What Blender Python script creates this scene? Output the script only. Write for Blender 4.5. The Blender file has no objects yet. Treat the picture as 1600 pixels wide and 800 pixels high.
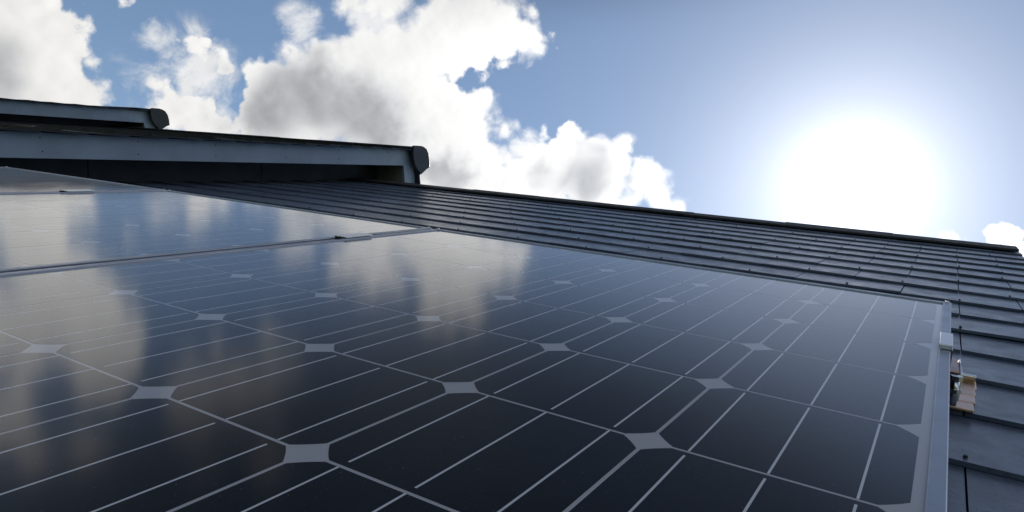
import bpy, bmesh, math, random
from mathutils import Vector, Matrix
random.seed(7)
sc = bpy.context.scene
COL = sc.collection

# ---------------------------------------------------------------- frame of the roof
# i runs along the eaves, j up the slope, k out of the slope, counted in solar cells of 158 mm
S = 0.158
PITCH = math.radians(32)
CP, SP = math.cos(PITCH), math.sin(PITCH)
H0 = 6.6
UP = (SP, CP)                       # plumb line inside the (j, k) plane


def D(i, j, k):
    return Vector((i * S, (j * CP - k * SP) * S, (j * SP + k * CP) * S))


def P(i, j, k):
    return D(i, j, k) + Vector((0, 0, H0))


# ---------------------------------------------------------------- camera
cam_d = bpy.data.cameras.new('camera')
cam = bpy.data.objects.new('camera', cam_d)
COL.objects.link(cam)
RR = ((0.84725811, 0.52728503, 0.0642198), (0.13381525, -0.09487497, -0.98645437), (-0.51404977, 0.84437506, -0.15094237))
ax = [(D(*r) / S).normalized() for r in RR]
m = Matrix((ax[0], -ax[1], -ax[2])).transposed().to_4x4()
m.translation = P(3.96626592, -1.81147437, 1.20751361)
cam.matrix_world = m
cam_d.sensor_width = 36
cam_d.lens = 1106.0288 / 1600 * 36
cam_d.clip_start = 0.01
cam_d.clip_end = 3000
sc.camera = cam

# ---------------------------------------------------------------- sky, sun, exposure
SUN_EL, SUN_AZ = math.radians(30.6), math.radians(-7.0)


def dir_at(az, el):
    az, el = math.radians(az), math.radians(el)
    return Vector((math.sin(az) * math.cos(el), math.cos(az) * math.cos(el), math.sin(el)))


SUN = dir_at(-7.0, 30.6)
sc.view_settings.view_transform = 'Standard'
sc.view_settings.look = 'None'
sc.view_settings.exposure = 0
sc.view_settings.gamma = 1

sc.cycles.max_bounces = 5
sc.cycles.diffuse_bounces = 3
sc.cycles.glossy_bounces = 3
sc.cycles.transmission_bounces = 1
sc.cycles.caustics_reflective = False

world = bpy.data.worlds.new('World')
sc.world = world
world.use_nodes = True
wt = world.node_tree
wt.nodes.clear()


class NT:
    """short hand for building node trees"""
    def __init__(self, tree):
        self.t = tree

    def n(self, typ, **kw):
        nd = self.t.nodes.new(typ)
        for a, b in kw.items():
            setattr(nd, a, b)
        return nd

    def put(self, sock, v):
        if isinstance(v, bpy.types.NodeSocket):
            self.t.links.new(v, sock)
        else:
            sock.default_value = v

    def math(self, op, a, b=0.0, c=0.0, clamp=False):
        nd = self.n('ShaderNodeMath', operation=op, use_clamp=clamp)
        for s, v in zip(nd.inputs, (a, b, c)):
            self.put(s, v)
        return nd.outputs[0]

    def vmath(self, op, a, b=None, out='Vector'):
        nd = self.n('ShaderNodeVectorMath', operation=op)
        self.put(nd.inputs[0], a)
        if b is not None:
            if op == 'SCALE':
                self.put(nd.inputs['Scale'], b)
            else:
                self.put(nd.inputs[1], b)
        return nd.outputs[out]

    def noise(self, vec, scale, detail=4, rough=0.5, out='Fac', lac=2.0, dist=0.0):
        nd = self.n('ShaderNodeTexNoise')
        self.put(nd.inputs['Vector'], vec)
        nd.inputs['Scale'].default_value = scale
        nd.inputs['Detail'].default_value = detail
        nd.inputs['Roughness'].default_value = rough
        nd.inputs['Lacunarity'].default_value = lac
        nd.inputs['Distortion'].default_value = dist
        return nd.outputs[out]

    def smooth(self, v, lo, hi, a=0.0, b=1.0):
        nd = self.n('ShaderNodeMapRange', interpolation_type='SMOOTHSTEP')
        self.put(nd.inputs['Value'], v)
        nd.inputs['From Min'].default_value = lo
        nd.inputs['From Max'].default_value = hi
        nd.inputs['To Min'].default_value = a
        nd.inputs['To Max'].default_value = b
        return nd.outputs['Result']

    def mix(self, f, a, b, typ='MIX'):
        nd = self.n('ShaderNodeMix', data_type='RGBA', blend_type=typ)
        self.put(nd.inputs[0], f)
        self.put(nd.inputs[6], a)
        self.put(nd.inputs[7], b)
        return nd.outputs[2]


# cumulus clouds: azimuth, elevation (degrees) and angular radius of each swelling
PUFFS = [(-73.35, 15.59, 0.0778), (-69.71, 14.75, 0.0631), (-69.57, 17.13, 0.0416), (-72.69, 11.67, 0.0929), (-67.52, 15.22, 0.0401), (-72.8, 18.76, 0.0509), (-63.51, 21.95, 0.0193), (-61.69, 21.88, 0.0243), (-60.04, 22.2, 0.0217), (-64.03, 18.54, 0.0235), (-62.59, 18.28, 0.0299), (-60.33, 18.04, 0.0339), (-62.95, 16.31, 0.0252), (-59.88, 20.03, 0.0202), (-58.37, 18.2, 0.0331), (-53.95, 22.54, 0.0782), (-55.32, 20.44, 0.061), (-50.44, 25.71, 0.0882), (-45.54, 25.53, 0.0866), (-41.62, 25.0, 0.0706), (-54.37, 26.41, 0.0366), (-48.86, 29.47, 0.067), (-45.53, 32.56, 0.0671), (-43.88, 34.82, 0.0599), (-41.36, 35.02, 0.0419), (-38.73, 35.05, 0.0253), (-37.06, 34.74, 0.0136), (-51.4, 32.23, 0.0487), (-54.48, 31.17, 0.0303), (-40.18, 27.77, 0.0439), (-39.16, 24.32, 0.0623), (-43.74, 21.89, 0.0793), (-37.57, 27.94, 0.0212), (-31.44, 28.41, 0.0354), (-29.33, 29.27, 0.0334), (-27.02, 29.29, 0.0298), (-31.88, 26.54, 0.049), (-27.76, 26.85, 0.062), (-24.22, 27.74, 0.0332), (-22.22, 27.05, 0.0261), (-34.09, 24.54, 0.0493), (-20.72, 26.54, 0.0173), (-36.61, 23.36, 0.0628), (2.98, 28.13, 0.0204), (1.56, 27.65, 0.0125), (4.32, 27.6, 0.0147), (0.29, 27.7, 0.0064), (5.89, 27.3, 0.0163), (-56.86, 29.65, 0.0094), (-68.33, 22.3, 0.0055)]
# the cloud bank higher up that the solar glass mirrors
HIGH = [(-77.45, 24.46, 0.0488), (-74.32, 27.36, 0.0562), (-84.18, 22.63, 0.0455), (-75.99, 22.75, 0.0278), (-82.46, 28.63, 0.0364), (-83.34, 31.93, 0.0264), (-79.17, 19.52, 0.0457), (-80.97, 19.98, 0.0254), (-82.15, 31.2, 0.021), (-79.3, 32.73, 0.0288), (-72.8, 26.06, 0.0357), (-75.76, 29.94, 0.0464), (-79.61, 18.65, 0.0428), (-72.8, 25.64, 0.036), (-83.86, 28.51, 0.0242), (-85.03, 24.63, 0.0356), (-69.42, 34.68, 0.0263), (-67.09, 34.54, 0.0302), (-69.24, 37.4, 0.0331), (-67.29, 32.27, 0.021), (-64.73, 35.84, 0.0212), (-67.74, 40.0, 0.0307), (-73.4, 39.64, 0.0211), (-68.06, 41.91, 0.0334), (-73.95, 22.09, 0.0594), (-76.86, 23.5, 0.0531), (-46.02, 36.75, 0.0487), (-48.35, 37.27, 0.0359), (-44.9, 38.21, 0.0242)]
# thick grey hearts of the heaps
CORES = [(-54.82, 22.08, 0.1103), (-49.18, 22.75, 0.1067), (-49.55, 19.51, 0.0853), (-56.8, 20.17, 0.0561), (-40.52, 22.67, 0.0534), (-28.91, 27.47, 0.0602), (-31.29, 25.11, 0.0582), (-25.12, 26.97, 0.044), (-70.3, 14.34, 0.0788), (-72.69, 11.67, 0.0743), (3.02, 27.79, 0.015)]
# thin torn cloud between the heaps
WISPS = [(-62.34, 19.88, 0.0902), (-58.79, 18.5, 0.0745), (-35.38, 26.82, 0.04), (-56.64, 27.32, 0.0476), (-65.38, 21.34, 0.0361), (-67.71, 36.11, 0.1134), (-53.3, 30.74, 0.0484)]
# a loose field of clouds over the rest of the sky
rw = random.Random(3)
REST = []
for _ in range(7):
    az, el = rw.uniform(30, 270), rw.uniform(8, 60)
    REST.append((az, el, rw.uniform(0.14, 0.3)))


def new_group(name, outs):
    g = bpy.data.node_groups.new(name, 'ShaderNodeTree')
    g.interface.new_socket('Vector', in_out='INPUT', socket_type='NodeSocketVector')
    for o in outs:
        g.interface.new_socket(o, in_out='OUTPUT', socket_type='NodeSocketFloat')
    G = NT(g)
    return g, G, G.n('NodeGroupInput').outputs[0], G.n('NodeGroupOutput')


# body of the clouds: signed angular distance to the edge of the nearest swelling
g_body, G, gi, go = new_group('cloud_body', ['Body'])
acc = None
for az, el, r in PUFFS + HIGH + REST:
    dist = G.vmath('DISTANCE', gi, tuple(dir_at(az, el)), out='Value')
    f = G.math('SUBTRACT', r, dist)
    if acc is None:
        acc = f
    else:
        nd = G.n('ShaderNodeMath', operation='SMOOTH_MAX')
        G.put(nd.inputs[0], acc)
        G.put(nd.inputs[1], f)
        nd.inputs[2].default_value = 0.034
        acc = nd.outputs[0]
G.put(go.inputs[0], G.math('SUBTRACT', acc, 0.006))
# broken edge and billows, also in angular distance
g_edge, G, gi, go = new_group('cloud_edge', ['Edge'])
n1 = G.noise(gi, 19, 7, 0.55)
vor = G.n('ShaderNodeTexVoronoi', feature='F1')
warp = G.vmath('ADD', gi, G.vmath('SCALE', G.noise(gi, 45, 1, 0.5, out='Color'), 0.016))
G.put(vor.inputs['Vector'], warp)
vor.inputs['Scale'].default_value = 40
bill = G.math('SUBTRACT', 0.5, vor.outputs['Distance'])
G.put(go.inputs[0], G.math('ADD', G.math('MULTIPLY', G.math('SUBTRACT', n1, 0.5), 0.080), G.math('MULTIPLY', bill, 0.020)))

# thickness of the heaps
g_core, G, gi, go = new_group('cloud_core', ['Core'])
wv = G.vmath('ADD', gi, G.vmath('SCALE', G.vmath('SUBTRACT', G.noise(gi, 14, 4, 0.55, out='Color'), (0.5, 0.5, 0.5)), 0.10))
acc = None
for az, el, r in CORES:
    f = G.math('SUBTRACT', 1.0, G.math('DIVIDE', G.vmath('DISTANCE', wv, tuple(dir_at(az, el)), out='Value'), r))
    if acc is None:
        acc = f
    else:
        nd = G.n('ShaderNodeMath', operation='SMOOTH_MAX')
        G.put(nd.inputs[0], acc)
        G.put(nd.inputs[1], f)
        nd.inputs[2].default_value = 0.3
        acc = nd.outputs[0]
G.put(go.inputs[0], G.smooth(acc, 0.02, 0.62))

# thin torn cloud
g_wisp, G, gi, go = new_group('cloud_wisp', ['Veil'])
acc = None
for az, el, r in WISPS:
    f = G.math('SUBTRACT', 1.0, G.math('DIVIDE', G.vmath('DISTANCE', gi, tuple(dir_at(az, el)), out='Value'), r))
    acc = f if acc is None else G.math('MAXIMUM', acc, f)
wn = G.noise(gi, 13, 8, 0.62, dist=0.4)
G.put(go.inputs[0], G.math('MULTIPLY', G.smooth(G.math('ADD', wn, G.math('MULTIPLY', acc, 0.22)), 0.50, 0.74), G.smooth(acc, 0.0, 0.35, 0.0, 0.85)))

N = NT(wt)
vec = N.n('ShaderNodeTexCoord').outputs['Generated']
vec = N.vmath('NORMALIZE', vec)
sky = N.n('ShaderNodeTexSky', sky_type='NISHITA', sun_disc=False)
sky.sun_elevation = SUN_EL
sky.sun_rotation = SUN_AZ
sky.altitude = 50
sky.air_density = 1.0
sky.dust_density = 0.15
sky.ozone_density = 1.6

def group(tree, v):
    nd = N.n('ShaderNodeGroup', node_tree=tree)
    N.put(nd.inputs[0], v)
    return nd.outputs[0]


def sunward(step):
    return N.vmath('NORMALIZE', N.vmath('ADD', vec, N.vmath('SCALE', N.vmath('SUBTRACT', tuple(SUN), vec), step)))


sep = N.n('ShaderNodeSeparateXYZ')
N.put(sep.inputs[0], vec)
body, edge = group(g_body, vec), group(g_edge, vec)
dens = N.math('ADD', body, edge)
# the same cloud a little nearer the sun tells how deep in its own shade a spot lies
body_s, edge_s = group(g_body, sunward(0.07)), group(g_edge, sunward(0.014))
soft = N.smooth(N.noise(vec, 9, 2, 0.5), 0.35, 0.7, 0.007, 0.030)
alpha = N.smooth(N.math('DIVIDE', N.math('ADD', dens, 0.003), soft), 0.0, 1.0)
veil = group(g_wisp, vec)
alpha = N.math('MAXIMUM', alpha, veil)
rim = N.smooth(N.math('MULTIPLY_ADD', edge, 0.5, N.math('MINIMUM', body_s, N.math('MULTIPLY', body, 1.5))), -0.006, 0.048)
core = group(g_core, vec)
deep = N.math('MULTIPLY', rim, N.math('MULTIPLY_ADD', core, 0.80, 0.20))
relief = N.math('MULTIPLY', N.math('SUBTRACT', edge, edge_s), 3.8)
relief = N.math('MAXIMUM', N.math('MINIMUM', relief, 0.13), -0.08)
gam = N.math('ARCCOSINE', N.math('MINIMUM', N.vmath('DOT_PRODUCT', vec, tuple(SUN), out='Value'), 0.99999))
near = N.math('EXPONENT', N.math('MULTIPLY', gam, -1.6))
white = N.math('MULTIPLY_ADD', near, 0.75, 0.72)
grey = N.math('MULTIPLY_ADD', near, 0.42, 0.31)
lum = N.math('ADD', N.math('ADD', white, N.math('MULTIPLY', deep, N.math('SUBTRACT', grey, white))), relief)
ccol = N.vmath('SCALE', N.mix(deep, (1.0, 0.985, 0.96, 1), (0.96, 0.975, 1.0, 1)), N.math('MULTIPLY', lum, 10.0))
tot = N.mix(alpha, sky.outputs[0], ccol)
# sky and clouds dimmed high up and left, added to weaken panel reflections
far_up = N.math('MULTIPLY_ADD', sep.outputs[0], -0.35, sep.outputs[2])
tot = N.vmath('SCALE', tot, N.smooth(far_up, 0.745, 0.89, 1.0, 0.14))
# bright air round the sun
a1 = N.math('MULTIPLY', N.math('EXPONENT', N.math('MULTIPLY', N.math('POWER', N.math('DIVIDE', gam, 0.05), 2.0), -1.0)), 9.0)
a2 = N.math('MULTIPLY', N.math('EXPONENT', N.math('DIVIDE', gam, -0.09)), 12.0)
a3 = N.math('MULTIPLY', N.math('EXPONENT', N.math('DIVIDE', gam, -0.45)), 1.2)
glow = N.vmath('SCALE', (1.0, 0.97, 0.94), N.math('ADD', a1, a2))
tot = N.vmath('ADD', N.vmath('ADD', tot, glow), N.vmath('SCALE', (0.72, 0.95, 1.25), a3))
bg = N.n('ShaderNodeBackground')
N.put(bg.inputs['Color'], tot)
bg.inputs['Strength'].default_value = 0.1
wo = N.n('ShaderNodeOutputWorld')
wt.links.new(bg.outputs[0], wo.inputs[0])
world.cycles.sampling_method = 'MANUAL'
world.cycles.sample_map_resolution = 1024

sun_d = bpy.data.lights.new('sun', 'SUN')
sun_d.energy = 3.5
sun_d.angle = math.radians(0.5)
sun_d.color = (1.0, 0.95, 0.87)
sun = bpy.data.objects.new('sun', sun_d)
COL.objects.link(sun)
sun.rotation_euler = (-SUN).to_track_quat('-Z', 'Y').to_euler()
sun.location = P(0, 30, 40)


# ---------------------------------------------------------------- materials
def material(name):
    mt = bpy.data.materials.new(name)
    mt.use_nodes = True
    T = NT(mt.node_tree)
    b = mt.node_tree.nodes['Principled BSDF']
    return mt, T, b


def simple(name, col, rough, metal=0.0, var=0.12, scale=18.0, bump=0.0, bscale=200.0):
    mt, T, b = material(name)
    co = T.n('ShaderNodeTexCoord').outputs['Object']
    f = T.noise(co, scale, 6, 0.6)
    lo = tuple(c * (1 - var) for c in col) + (1,)
    hi = tuple(min(1, c * (1 + var)) for c in col) + (1,)
    T.put(b.inputs['Base Color'], T.mix(T.smooth(f, 0.3, 0.7), lo, hi))
    T.put(b.inputs['Roughness'], T.smooth(T.noise(co, scale * 2.3, 4, 0.6), 0.2, 0.8, rough * 0.85, min(1, rough * 1.15)))
    b.inputs['Metallic'].default_value = metal
    if bump:
        bp = T.n('ShaderNodeBump')
        bp.inputs['Strength'].default_value = bump
        bp.inputs['Distance'].default_value = 0.002
        T.put(bp.inputs['Height'], T.noise(co, bscale, 5, 0.6))
        T.put(b.inputs['Normal'], bp.outputs[0])
    return mt


def under_glass(name, col, rough=0.5, metal=0.0, per_cell=False):
    """what lies under the solar glass: the glass itself is the clear coat"""
    mt, T, b = material(name)
    geo = T.n('ShaderNodeNewGeometry').outputs['Position']
    cc = tuple(col) + (1,)
    if per_cell:
        rnd = T.n('ShaderNodeObjectInfo').outputs['Random']
        hv = T.mix(rnd, tuple(c * 0.75 for c in col) + (1,), tuple(c * 1.3 for c in col) + (1,))
        grain = T.noise(geo, 60, 3, 0.5)
        T.put(b.inputs['Base Color'], T.mix(T.smooth(grain, 0.35, 0.65, 0, 0.5), hv, tuple(c * 1.6 for c in col) + (1,)))
    else:
        b.inputs['Base Color'].default_value = cc
    # dust specks and a thin dried film lie on the glass
    speck = T.smooth(T.noise(geo, 520, 2, 0.6), 0.68, 0.75, 0.0, 0.4)
    film = T.smooth(T.noise(T.vmath('MULTIPLY', geo, (14, 5, 5)), 1.0, 6, 0.65), 0.50, 0.8, 0.0, 0.05)
    src = b.inputs['Base Color'].links[0].from_socket if b.inputs['Base Color'].links else cc
    T.put(b.inputs['Base Color'], T.mix(T.math('ADD', speck, film), src, (0.22, 0.22, 0.21, 1)))
    b.inputs['Roughness'].default_value = rough
    b.inputs['Metallic'].default_value = metal
    b.inputs['Specular IOR Level'].default_value = 0.1
    b.inputs['Coat Weight'].default_value = 1.0
    b.inputs['Coat IOR'].default_value = 1.38
    dust = T.noise(geo, 7, 5, 0.65)
    T.put(b.inputs['Coat Roughness'], T.smooth(dust, 0.3, 0.75, 0.05, 0.10))
    bp = T.n('ShaderNodeBump')
    bp.inputs['Strength'].default_value = 0.06
    bp.inputs['Distance'].default_value = 0.0004
    T.put(bp.inputs['Height'], T.noise(geo, 900, 1, 0.5))
    T.put(b.inputs['Coat Normal'], bp.outputs[0])
    return mt


M_CELL = under_glass('silicon', (0.003, 0.004, 0.010), 0.4, per_cell=True)
M_BUS = under_glass('tinned_ribbon', (0.70, 0.70, 0.76), 0.45, 0.2)
M_BACK = under_glass('white_backsheet', (0.45, 0.44, 0.48), 0.6)
M_FRAME = simple('anodised_aluminium', (0.42, 0.46, 0.55), 0.36, 0.7, 0.05, 9, 0.03, 400)
M_STEEL = simple('stainless_steel', (0.72, 0.70, 0.68), 0.22, 1.0, 0.05, 30)
M_WARM_STEEL = simple('steel_warm_reflection', (0.78, 0.50, 0.36), 0.3, 1.0, 0.12, 25)  # warm reflection on the steel put into its base colour
M_RAIL = simple('rail_aluminium', (0.36, 0.22, 0.19), 0.3, 0.9, 0.1, 20)
M_CLAMP = simple('clamp_aluminium', (0.80, 0.81, 0.84), 0.3, 0.6, 0.04, 20)
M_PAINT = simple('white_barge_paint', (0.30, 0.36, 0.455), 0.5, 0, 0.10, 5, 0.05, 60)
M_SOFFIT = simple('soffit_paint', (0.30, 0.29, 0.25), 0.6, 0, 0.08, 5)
M_CAP = simple('dark_plastic', (0.022, 0.022, 0.026), 0.45, 0, 0.15, 20)
M_RIDGE = simple('ridge_clay', (0.03, 0.029, 0.031), 0.65, 0, 0.35, 12, 0.3, 120)
M_CLAD = simple('dark_cladding', (0.009, 0.012, 0.016), 0.5, 0, 0.4, 4, 0.2, 60)
M_WALL = simple('rendered_wall', (0.45, 0.42, 0.38), 0.85, 0, 0.1, 3, 0.3, 80)
M_RIVET = simple('weathered_rivet', (0.03, 0.022, 0.018), 0.5, 0.4)


def slate_material(name, lo, hi, worn):
    mt, T, b = material(name)
    gm = T.n('ShaderNodeNewGeometry')
    pos, rnd = gm.outputs['Position'], gm.outputs['Random Per Island']
    base = T.mix(rnd, lo, hi)
    st = T.noise(pos, 9, 7, 0.65)
    base = T.mix(T.smooth(st, 0.42, 0.75, 0, 0.6), base, worn)
    fine = T.noise(pos, 150, 3, 0.6)
    base = T.mix(T.smooth(fine, 0.45, 0.7, 0, 0.5), base, tuple(c * 0.6 for c in lo[:3]) + (1,))
    lich = T.noise(pos, 55, 3, 0.5)
    base = T.mix(T.smooth(lich, 0.70, 0.76, 0, 0.4), base, tuple(c * 1.5 for c in worn[:3]) + (1,))
    T.put(b.inputs['Base Color'], base)
    T.put(b.inputs['Roughness'], T.smooth(T.noise(pos, 22, 5, 0.6), 0.3, 0.7, 0.27, 0.38))
    b.inputs['Specular IOR Level'].default_value = 0.5
    bp = T.n('ShaderNodeBump')
    bp.inputs['Strength'].default_value = 0.22
    bp.inputs['Distance'].default_value = 0.001
    h = T.math('ADD', T.noise(pos, 130, 4, 0.6), T.math('MULTIPLY', T.noise(pos, 14, 3, 0.5), 1.5))
    T.put(bp.inputs['Height'], h)
    T.put(b.inputs['Normal'], bp.outputs[0])
    return mt


M_SLATE = slate_material('blue_grey_slate', (0.064, 0.082, 0.130, 1), (0.118, 0.143, 0.204, 1), (0.135, 0.140, 0.158, 1))
M_SLATE_DARK_REFL = slate_material('dark_slate_with_reflection', (0.010, 0.011, 0.013, 1), (0.016, 0.017, 0.020, 1), (0.022, 0.022, 0.022, 1))  # neighbours' dark slates, the mirrored dark gable put into the base colour


# ---------------------------------------------------------------- mesh helpers
def hexa(bm, pts, mat=0):
    """a solid from eight points: bottom ring of four, top ring of four"""
    v = [bm.verts.new(p) for p in pts]
    for q in ((3, 2, 1, 0), (4, 5, 6, 7), (0, 1, 5, 4), (1, 2, 6, 5), (2, 3, 7, 6), (3, 0, 4, 7)):
        f = bm.faces.new([v[a] for a in q])
        f.material_index = mat
    return v


def box(bm, i0, i1, j0, j1, k0, k1, mat=0):
    return hexa(bm, [P(i0, j0, k0), P(i1, j0, k0), P(i1, j1, k0), P(i0, j1, k0),
                     P(i0, j0, k1), P(i1, j0, k1), P(i1, j1, k1), P(i0, j1, k1)], mat)


def prism(bm, poly, i0, i1, mat=0):
    """polygon in the (j, k) plane, pulled from i0 to i1"""
    a = [bm.verts.new(P(i0, j, k)) for j, k in poly]
    b = [bm.verts.new(P(i1, j, k)) for j, k in poly]
    n = len(poly)
    fs = [bm.faces.new(a), bm.faces.new(b[::-1])]
    for q in range(n):
        fs.append(bm.faces.new((a[q], b[q], b[(q + 1) % n], a[(q + 1) % n])))
    for f in fs:
        f.material_index = mat


def cyl(bm, c, axis, r, h, n=16, r2=None, mat=0):
    axis = axis.normalized()
    t = axis.orthogonal().normalized()
    u = axis.cross(t)
    r2 = r if r2 is None else r2
    a = [bm.verts.new(c + (t * math.cos(x) + u * math.sin(x)) * r) for x in (2 * math.pi * q / n for q in range(n))]
    b = [bm.verts.new(c + axis * h + (t * math.cos(x) + u * math.sin(x)) * r2) for x in (2 * math.pi * q / n for q in range(n))]
    fs = [bm.faces.new(a[::-1]), bm.faces.new(b)]
    for q in range(n):
        f = bm.faces.new((a[q], a[(q + 1) % n], b[(q + 1) % n], b[q]))
        f.smooth = n > 8
        fs.append(f)
    for f in fs:
        f.material_index = mat


def bevel(bm, w, seg=2):
    bmesh.ops.bevel(bm, geom=[e for e in bm.edges], offset=w, segments=seg, affect='EDGES', profile=0.5)


def mesh_of(name, bm, mats, origin):
    bmesh.ops.recalc_face_normals(bm, faces=bm.faces)
    bmesh.ops.translate(bm, verts=bm.verts, vec=-origin)
    me = bpy.data.meshes.new(name)
    bm.to_mesh(me)
    bm.free()
    for mm in (mats if isinstance(mats, (list, tuple)) else [mats]):
        me.materials.append(mm)
    return me


def obj(name, bm, mats, parent=None, origin=None):
    """one mesh object; a part takes its thing's origin"""
    o0 = origin if origin is not None else (parent.matrix_world.translation if parent else Vector())
    if parent is not None:
        base = ROOT[parent.name]
        o0 = base
    me = mesh_of(name, bm, mats, o0)
    o = bpy.data.objects.new(name, me)
    COL.objects.link(o)
    if parent is not None:
        o.parent = parent
        ROOT[o.name] = o0
    else:
        o.location = o0
        ROOT[o.name] = o0
    return o


ROOT = {}


def thing(name, label, cat, loc, group=None):
    o = bpy.data.objects.new(name, None)
    o.empty_display_size = 0.1
    COL.objects.link(o)
    o.location = loc
    o['label'], o['category'] = label, cat
    if group:
        o['group'] = group
    ROOT[o.name] = Vector(loc)
    return o


# ---------------------------------------------------------------- ground
bm = bmesh.new()
R_ = 900
vs = [bm.verts.new((x, y, 0)) for x, y in ((-R_, -R_), (R_, -R_), (R_, R_), (-R_, R_))]
bm.faces.new(vs)
M_GROUND = simple('grass_ground', (0.07, 0.09, 0.035), 0.9, 0, 0.35, 0.6)
gr = obj('ground', bm, M_GROUND, origin=Vector((0, 0, 0)))
gr['kind'] = 'structure'

# ---------------------------------------------------------------- houses of the stepped terrace
GAUGE, WID = 1.25, 1.65
J_LINE, I_JOINT = 7.57, 4.30       # one course line and one joint of the course above it


def slates(bm, i0, i1, k_top, j_eave, j_ridge, rnd, detail=True):
    """courses of flat slates laid in half bond; k_top is the lie of the roof plane"""
    n0 = math.floor((j_eave - J_LINE) / GAUGE)
    n1 = math.ceil((j_ridge - J_LINE) / GAUGE)
    th = 0.038
    for n in range(n0, n1):
        j = J_LINE + n * GAUGE
        if j + 0.25 > j_ridge:
            continue
        ph = I_JOINT if n % 2 == 0 else I_JOINT - WID / 2
        a = math.floor((i0 - ph) / WID)
        b = math.ceil((i1 - ph) / WID)
        for q in range(a, b):
            l, r = max(i0, ph + q * WID + 0.007), min(i1, ph + (q + 1) * WID - 0.007)
            if r - l < 0.08:
                continue
            dj = rnd.gauss(0, 0.012)
            lift = abs(rnd.gauss(0, 0.007))
            lift2 = abs(rnd.gauss(0, 0.007))
            ja, jb = j + dj, min(j + GAUGE * 1.45, j_ridge)
            tb = (jb - ja) / GAUGE
            kt0 = k_top + 0.015
            kl = kt0 + lift
            kr = kt0 + lift2
            kb = k_top + 0.015 - 0.040 * tb
            sk = rnd.gauss(0, 0.006)
            hexa(bm, [P(l, ja, kl - th), P(r, ja + sk, kr - th), P(r, jb, kb - th), P(l, jb, kb - th),
                      P(l, ja, kl), P(r, ja + sk, kr), P(r, jb, kb), P(l, jb, kb)], 0)
            if detail and r - l > 1.0:
                c = P((l + r) / 2 + rnd.gauss(0, 0.02), ja + 0.10, max(kl, kr) - 0.012)
                cyl(bm, c, D(0, 0, 1), 0.003, 0.0042, 8, 0.002, 1)


def plumb(j, k, h):
    return (j + UP[0] * h, k + UP[1] * h)


RDIR = (0.165, -0.9863)     # down the rear slope in the (j, k) plane
RNRM = (0.9863, 0.165)      # out of the rear slope


def offset_line(ja, k_top, drop, t):
    """point t along the rear slope from the mitre, DROP below the tile face"""
    # mitre of the two roof planes, both lowered by drop
    mj, mk = ja - drop * (1 - RNRM[1]) / RNRM[0], k_top - drop
    return (mj + RDIR[0] * t, mk + RDIR[1] * t)


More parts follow.
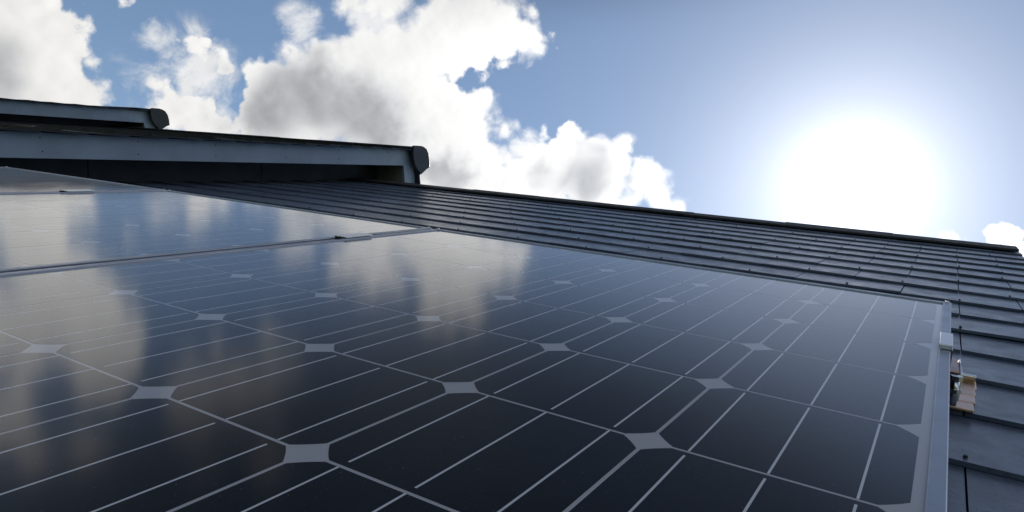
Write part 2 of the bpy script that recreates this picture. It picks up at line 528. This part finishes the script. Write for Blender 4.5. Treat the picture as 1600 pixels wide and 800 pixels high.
def house(label, i0, i1, k_top, ja, je, verge, seed, wall_i, clad_seams, roof_detail, ridge_len=3.15, body_i0=None):
    """i0..i1 roof, wall_i the gable wall face under the verge at i1"""
    rnd = random.Random(seed)
    floor_ref = P(0, je, k_top)
    h = thing('terraced_house', label, 'house', Vector(((i0 + i1) / 2 * S, P(0, ja, k_top).y, 0)), 'stepped terrace of slate roofed houses')
    # roof: slates on both slopes over a solid deck
    bm = bmesh.new()
    slates(bm, i0, i1, k_top, je, ja, rnd, roof_detail)
    rl = ja - je
    deck = [(je + 0.2, k_top - 0.13), offset_line(ja, k_top, 0.13, 0), offset_line(ja, k_top, 0.13, rl),
            offset_line(ja, k_top, 0.50, rl), offset_line(ja, k_top, 0.50, 0), (je + 0.2, k_top - 0.50)]
    prism(bm, deck, i0 + 0.05, i1 - 0.35, 0)
    # rear slope, plain courses
    n = int(rl / GAUGE)
    for q in range(n):
        t0, t1 = rl - q * GAUGE, max(0.02, rl - (q + 1) * GAUGE - 0.3)
        p = [offset_line(ja, k_top, -0.015, t0), offset_line(ja, k_top, 0.05, t1), offset_line(ja, k_top, 0.10, t1), offset_line(ja, k_top, 0.04, t0)]
        prism(bm, p, i0, i1, 0)
    obj('roof', bm, [M_SLATE if wall_i > 0 else M_SLATE_DARK_REFL, M_RIVET], h)
    # ridge tiles
    x = i1 - 0.06
    first = True
    while x > i0 + 0.2:
        x0 = max(i0, x - ridge_len)
        bm = bmesh.new()
        jit = rnd.gauss(0, 0.008)
        t = 0.055
        wing = 1.30
        up = 0.05 + jit
        sag = rnd.gauss(0, 0.006)
        top = []
        apex = offset_line(ja, k_top, -(up + t), 0)
        api = offset_line(ja, k_top, -up, 0)
        fo = (ja - wing, k_top + 0.05 + t)
        fi = (ja - wing, k_top + 0.05)
        ro = offset_line(ja, k_top, -(0.05 + t), wing)
        ri = offset_line(ja, k_top, -0.05, wing)
        # rounded crown
        def lerp(p, q, f):
            return (p[0] + (q[0] - p[0]) * f, p[1] + (q[1] - p[1]) * f)
        poly = [fi, fo, lerp(fo, apex, 0.82), plumb(*lerp(lerp(fo, apex, 0.93), lerp(apex, ro, 0.07), 0.35), 0.005), plumb(*lerp(lerp(fo, apex, 0.93), lerp(apex, ro, 0.07), 0.65), 0.005), lerp(apex, ro, 0.18), ro, ri, api]
        prism(bm, [plumb(j, k, sag) for j, k in poly], x0 + 0.012, x, 0)
        obj('ridge_tile', bm, M_RIDGE, h)
        x = x0
    # gable wall and body down to the ground
    def wz(y, z):                       # world y, z to (j, k)
        dy, dz = y / S, (z - H0) / S
        return (dy * CP + dz * SP, -dy * SP + dz * CP)
    fy = P(0, je + 1.6, k_top).y
    r_ = offset_line(ja, k_top, 0.5, rl - 1.6)
    ry = P(0, r_[0], r_[1]).y
    bm = bmesh.new()
    ap = offset_line(ja, k_top, 0.52, 0)
    body = [(je + 1.6, k_top - 0.52), ap, (offset_line(ja, k_top, 0.52, rl - 1.6)), wz(ry, 0.0), wz(fy, 0.0)]
    prism(bm, body, (i0 if body_i0 is None else body_i0), wall_i - 0.16, 0)
    obj('wall', bm, M_WALL, h)
    # cladding boards of the gable, plumb joints between them
    edges = clad_seams
    for a, b in zip(edges[:-1], edges[1:]):
        # each board spans plumb lines through (a, b) measured along the front slope plane (mirrored behind the ridge)
        bm = bmesh.new()

        a2, b2 = a + 0.015, b - 0.015
        foot = k_top - 6.0
        if a2 < ap[0] < b2:
            tb = (ap[0] + (b2 - ap[0]), ap[1] + RDIR[1] / RDIR[0] * (b2 - ap[0]))
            poly = [(a2, ap[1]), ap, tb, (b2, foot), (a2, foot)]
        else:
            poly = [(a2, ap[1]), (b2, ap[1]), (b2, foot), (a2, foot)]
        prism(bm, poly, wall_i - 0.15, wall_i, 0)
        obj('cladding_board', bm, M_CLAD, h)
    # bargeboards: one down each slope, mitred under the ridge, and the soffit behind them
    kb0, kb1 = 0.075, 0.80              # top and foot of the board below the tile face
    vi = i1 - 0.28                      # outer face of the board
    bm = bmesh.new()
    prism(bm, [(je, k_top - kb0), offset_line(ja, k_top, kb0, 0), offset_line(ja, k_top, kb1, 0), (je, k_top - kb1)], vi - 0.15, vi, 0)
    bevel(bm, 0.0015, 1)
    for q in range(13):
        nj = ja - 1.8 - q * 2.9 + rnd.gauss(0, 0.08)
        for nk in (0.22, 0.60):
            cyl(bm, P(vi - 0.005, nj + rnd.gauss(0, 0.03), k_top - nk), D(1, 0, 0), 0.004, 0.0015, 8, 0.003, 1)
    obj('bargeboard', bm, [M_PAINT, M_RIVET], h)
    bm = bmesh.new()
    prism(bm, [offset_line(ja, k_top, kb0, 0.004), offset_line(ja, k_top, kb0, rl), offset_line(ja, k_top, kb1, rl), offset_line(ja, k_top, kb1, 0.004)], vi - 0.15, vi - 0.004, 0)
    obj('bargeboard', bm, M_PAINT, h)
    bm = bmesh.new()
    prism(bm, [(je, k_top - kb1 + 0.10), offset_line(ja, k_top, kb1 - 0.10, 0), offset_line(ja, k_top, kb1 - 0.10, rl),
               offset_line(ja, k_top, kb1 - 0.02, rl), offset_line(ja, k_top, kb1 - 0.02, 0), (je, k_top - kb1 + 0.02)], wall_i + 0.004, vi - 0.155, 0)
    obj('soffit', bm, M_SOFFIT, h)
    # nail heads in the board
    if vi > 0:
        return h
    # cap that closes the end of the ridge
    bm = bmesh.new()
    def gp(u, v):                        # plumb frame at the apex: u behind, v up (cells)
        return (ja + 0.16 + (u - 0.16) * 0.9, k_top + v * 0.92)
    out = [(-0.50, 0.10), (-0.36, 0.17), (0.10, 0.17), (0.34, 0.13), (0.58, 0.02), (0.76, -0.22), (0.86, -0.55), (0.90, -0.92), (0.66, -0.96),
           (0.52, -1.10), (0.22, -1.28), (-0.02, -1.10), (-0.30, -0.88), (-0.46, -0.55), (-0.53, -0.20)]
    prism(bm, [gp(u, v) for u, v in out], i1 - 0.10, i1 + 0.08, 0)
    bevel(bm, 0.004, 2)
    obj('ridge_end_cap', bm, M_CAP, h)
    return h


JE = -15.0
house('near house with blue grey slate roof carrying the solar panels and a lower ridge', -19.48, 5.80, -0.75, 23.1, JE, True, 11,
      5.5, [9, 16, 22, 23.4], True)
house('middle house with long white bargeboard and dark clad gable just above the panels', -41.15, -17.50, 0.86, 24.40, JE + 1.0, True, 12,
      -19.5, [-9, -2, 4, 10.4, 17.1, 23.55, 24.6], True)
house('far house with short white bargeboard and highest ridge at upper left', -60.0, -39.2, 2.06, 24.95, JE + 1.6, True, 13,
      -41.2, [-9, -2, 4, 10.4, 17.1, 23.9, 25.2], False)

# ---------------------------------------------------------------- solar panels
HALF = 0.491


def cell_mesh(flip):
    bm = bmesh.new()
    a0 = math.atan2(0.391, HALF)
    rad = math.hypot(0.391, HALF)
    ring = []
    for q in range(4):
        for s in range(5):
            a = q * math.pi / 2 + a0 + (math.pi / 2 - 2 * a0) * s / 4
            ring.append((math.cos(a) * rad, math.sin(a) * rad))
    k0, k1 = -0.0014, -0.0009
    lo = [bm.verts.new(D(x, y, k0)) for x, y in ring]
    hi = [bm.verts.new(D(x, y, k1)) for x, y in ring]
    bm.faces.new(hi)
    for q in range(len(ring)):
        bm.faces.new((lo[q], lo[(q + 1) % len(ring)], hi[(q + 1) % len(ring)], hi[q]))
    for x in (-0.323, 0.0, 0.323):
        y0, y1 = (-HALF, HALF - 0.035) if flip else (-HALF + 0.035, HALF)
        c = [D(x - 0.0052, y0, -0.00085), D(x + 0.0052, y0, -0.00085), D(x + 0.0052, y1, -0.00085), D(x - 0.0052, y1, -0.00085)]
        t = [p + D(0, 0, 0.0004) for p in c]
        hexa(bm, c + t, 1)
    bmesh.ops.recalc_face_normals(bm, faces=bm.faces)
    me = bpy.data.meshes.new('cell')
    bm.to_mesh(me)
    bm.free()
    me.materials.append(M_CELL)
    me.materials.append(M_BUS)
    return me


CELL = (cell_mesh(False), cell_mesh(True))
J0, J1 = -4, 6


def make_panel(i_left, label):
    base = P(i_left + 3, J0, -0.25)
    p = thing('solar_panel', label, 'solar panel', base, 'solar panels mounted on the slate roof')
    bm = bmesh.new()
    box(bm, i_left - 0.04, i_left + 6.04, J0 - 0.04, J1 + 0.04, -0.03, -0.0015)
    obj('backsheet', bm, M_BACK, p)
    o_, n_ = 0.108, 0.038                # outer and inner edge of the frame beyond the cells
    bm = bmesh.new()
    l, r, b, t = i_left - o_, i_left + 6 + o_, J0 - o_, J1 + o_
    li, ri, bi, ti = i_left - n_, i_left + 6 + n_, J0 - n_, J1 + n_
    kt, kb = 0.012, -0.25
    for q in ([(l, b), (li, bi), (li, ti), (l, t)], [(r, b), (r, t), (ri, ti), (ri, bi)],
              [(l, t), (li, ti), (ri, ti), (r, t)], [(l, b), (r, b), (ri, bi), (li, bi)]):
        b2 = bmesh.new()
        hexa(b2, [P(x, y, kb) for x, y in q] + [P(x, y, kt) for x, y in q])
        bmesh.ops.recalc_face_normals(b2, faces=b2.faces)
        bevel(b2, 0.0009, 2)
        tmp = bpy.data.meshes.new('tmp')
        b2.to_mesh(tmp)
        b2.free()
        bm.from_mesh(tmp)
        bpy.data.meshes.remove(tmp)
    obj('frame', bm, M_FRAME, p)
    for x in (i_left - 0.073, i_left + 6.073):
        bm = bmesh.new()
        cyl(bm, P(x, J1 + 0.073, 0.011), D(0, 0, 1), 0.0035, 0.0022, 12, 0.002)  # small shiny head added for the sparkle at the frame corner
        obj('corner_glint_head', bm, M_STEEL, p)
    for ci in range(6):
        for cj in range(J0, J1):
            o = bpy.data.objects.new('cell', CELL[ci % 2])
            COL.objects.link(o)
            o.parent = p
            o.location = P(i_left + ci + 0.5, cj + 0.5, 0) - base
    return p


make_panel(-2.0, 'nearest solar panel, filling the foreground, with white diamonds between its dark cells')
make_panel(-8.32, 'second solar panel, left of the nearest one, mirroring blue sky and grey cloud')
make_panel(-14.64, 'farthest solar panel, only a thin sliver under the dark gable at the left edge')

# ---------------------------------------------------------------- rails, clamps and hook
RJ = 4.65
rail = thing('mounting_rail', 'reddish rail end sticking out from under the right edge of the nearest panel', 'rail', P(-5, RJ, -0.5))
bm = bmesh.new()
box(bm, -14.9, 4.20, RJ - 0.23, RJ + 0.23, -0.50, -0.252)
bevel(bm, 0.0015, 1)
obj('channel', bm, M_RAIL, rail)
bm = bmesh.new()
hexa(bm, [P(4.203, RJ - 0.235, -0.48), P(4.225, RJ - 0.235, -0.48), P(4.225, RJ + 0.235, -0.48), P(4.203, RJ + 0.235, -0.48),
          P(4.203, RJ - 0.235, -0.262), P(4.225, RJ - 0.235, -0.262), P(4.208, RJ + 0.235, -0.245), P(4.203, RJ + 0.235, -0.245)])
bevel(bm, 0.001, 1)
obj('end_cap', bm, M_CLAMP, rail)

ec = thing('end_clamp', 'small silver end clamp gripping the right edge of the nearest panel', 'clamp', P(4.1, 4.1, -0.25))
bm = bmesh.new()
box(bm, 4.035, 4.118, 3.88, 4.33, 0.016, 0.05)
bevel(bm, 0.0008, 2)
obj('top_plate', bm, M_CLAMP, ec)
bm = bmesh.new()
box(bm, 4.112, 4.122, 3.88, 4.33, -0.25, 0.014)
obj('side_plate', bm, M_RAIL, ec)


def mid_clamp(i, j, label):
    c = thing('mid_clamp', label, 'clamp', P(i, j, 0), 'clamps between neighbouring panels')
    bm = bmesh.new()
    box(bm, i - 0.10, i + 0.10, j - 0.22, j + 0.22, 0.016, 0.034)
    bevel(bm, 0.0008, 2)
    obj('plate', bm, M_CLAMP, c)
    bm = bmesh.new()
    box(bm, i - 0.022, i + 0.022, j - 0.19, j + 0.19, -0.25, 0.014)
    obj('web', bm, M_FRAME, c)
    bm = bmesh.new()
    cyl(bm, P(i, j - 0.26, -0.2), D(0, 0, 1), 0.0035, 0.2 * S, 12)
    cyl(bm, P(i, j - 0.26, 0.0), D(0, 0, 1), 0.0055, 0.005, 6)
    obj('bolt', bm, M_RIVET, c)


mid_clamp(-2.16, 4.5, 'pale blue clamp plate with bolt between the nearest and second panels')
mid_clamp(-8.48, 4.5, 'tiny pale clamp plate with bolt between the second and farthest panels')

hk = thing('roof_hook', 'ribbed steel roof hook, coppery reflection put into its colour, on the slates beside the nearest panel', 'roof hook', P(4.25, 5.5, -0.72))
bm = bmesh.new()
for a, b, w, k in ((5.02, 5.24, 4.365, -0.693), (5.255, 5.50, 4.38, -0.692), (5.510, 5.72, 4.388, -0.691), (5.735, 6.04, 4.40, -0.690)):
    box(bm, 3.98, w, a, b, k - 0.022, k)
bevel(bm, 0.0007, 2)
obj('base_plate', bm, M_WARM_STEEL, hk)
bm = bmesh.new()
box(bm, 4.24, 4.40, 6.05, 6.075, -0.71, -0.635)
box(bm, 4.24, 4.40, 5.99, 6.05, -0.650, -0.635)
bevel(bm, 0.0012, 2)
obj('lip', bm, M_STEEL, hk)
bm = bmesh.new()
box(bm, 4.05, 4.17, 5.25, 5.40, -0.68, -0.515)
box(bm, 4.05, 4.17, 4.45, 5.40, -0.514, -0.504)
bevel(bm, 0.0008, 1)
obj('arm', bm, M_WARM_STEEL, hk)
bm = bmesh.new()
cyl(bm, P(4.185, 4.36, -0.50), D(0, 0, 1), 0.0042, 0.034, 16)
cyl(bm, P(4.185, 4.36, -0.40), D(0, 0, 1), 0.007, 0.005, 6)
cyl(bm, P(4.185, 4.36, -0.30), D(0, 0, 1), 0.007, 0.005, 6)
obj('bolt', bm, M_STEEL, hk)
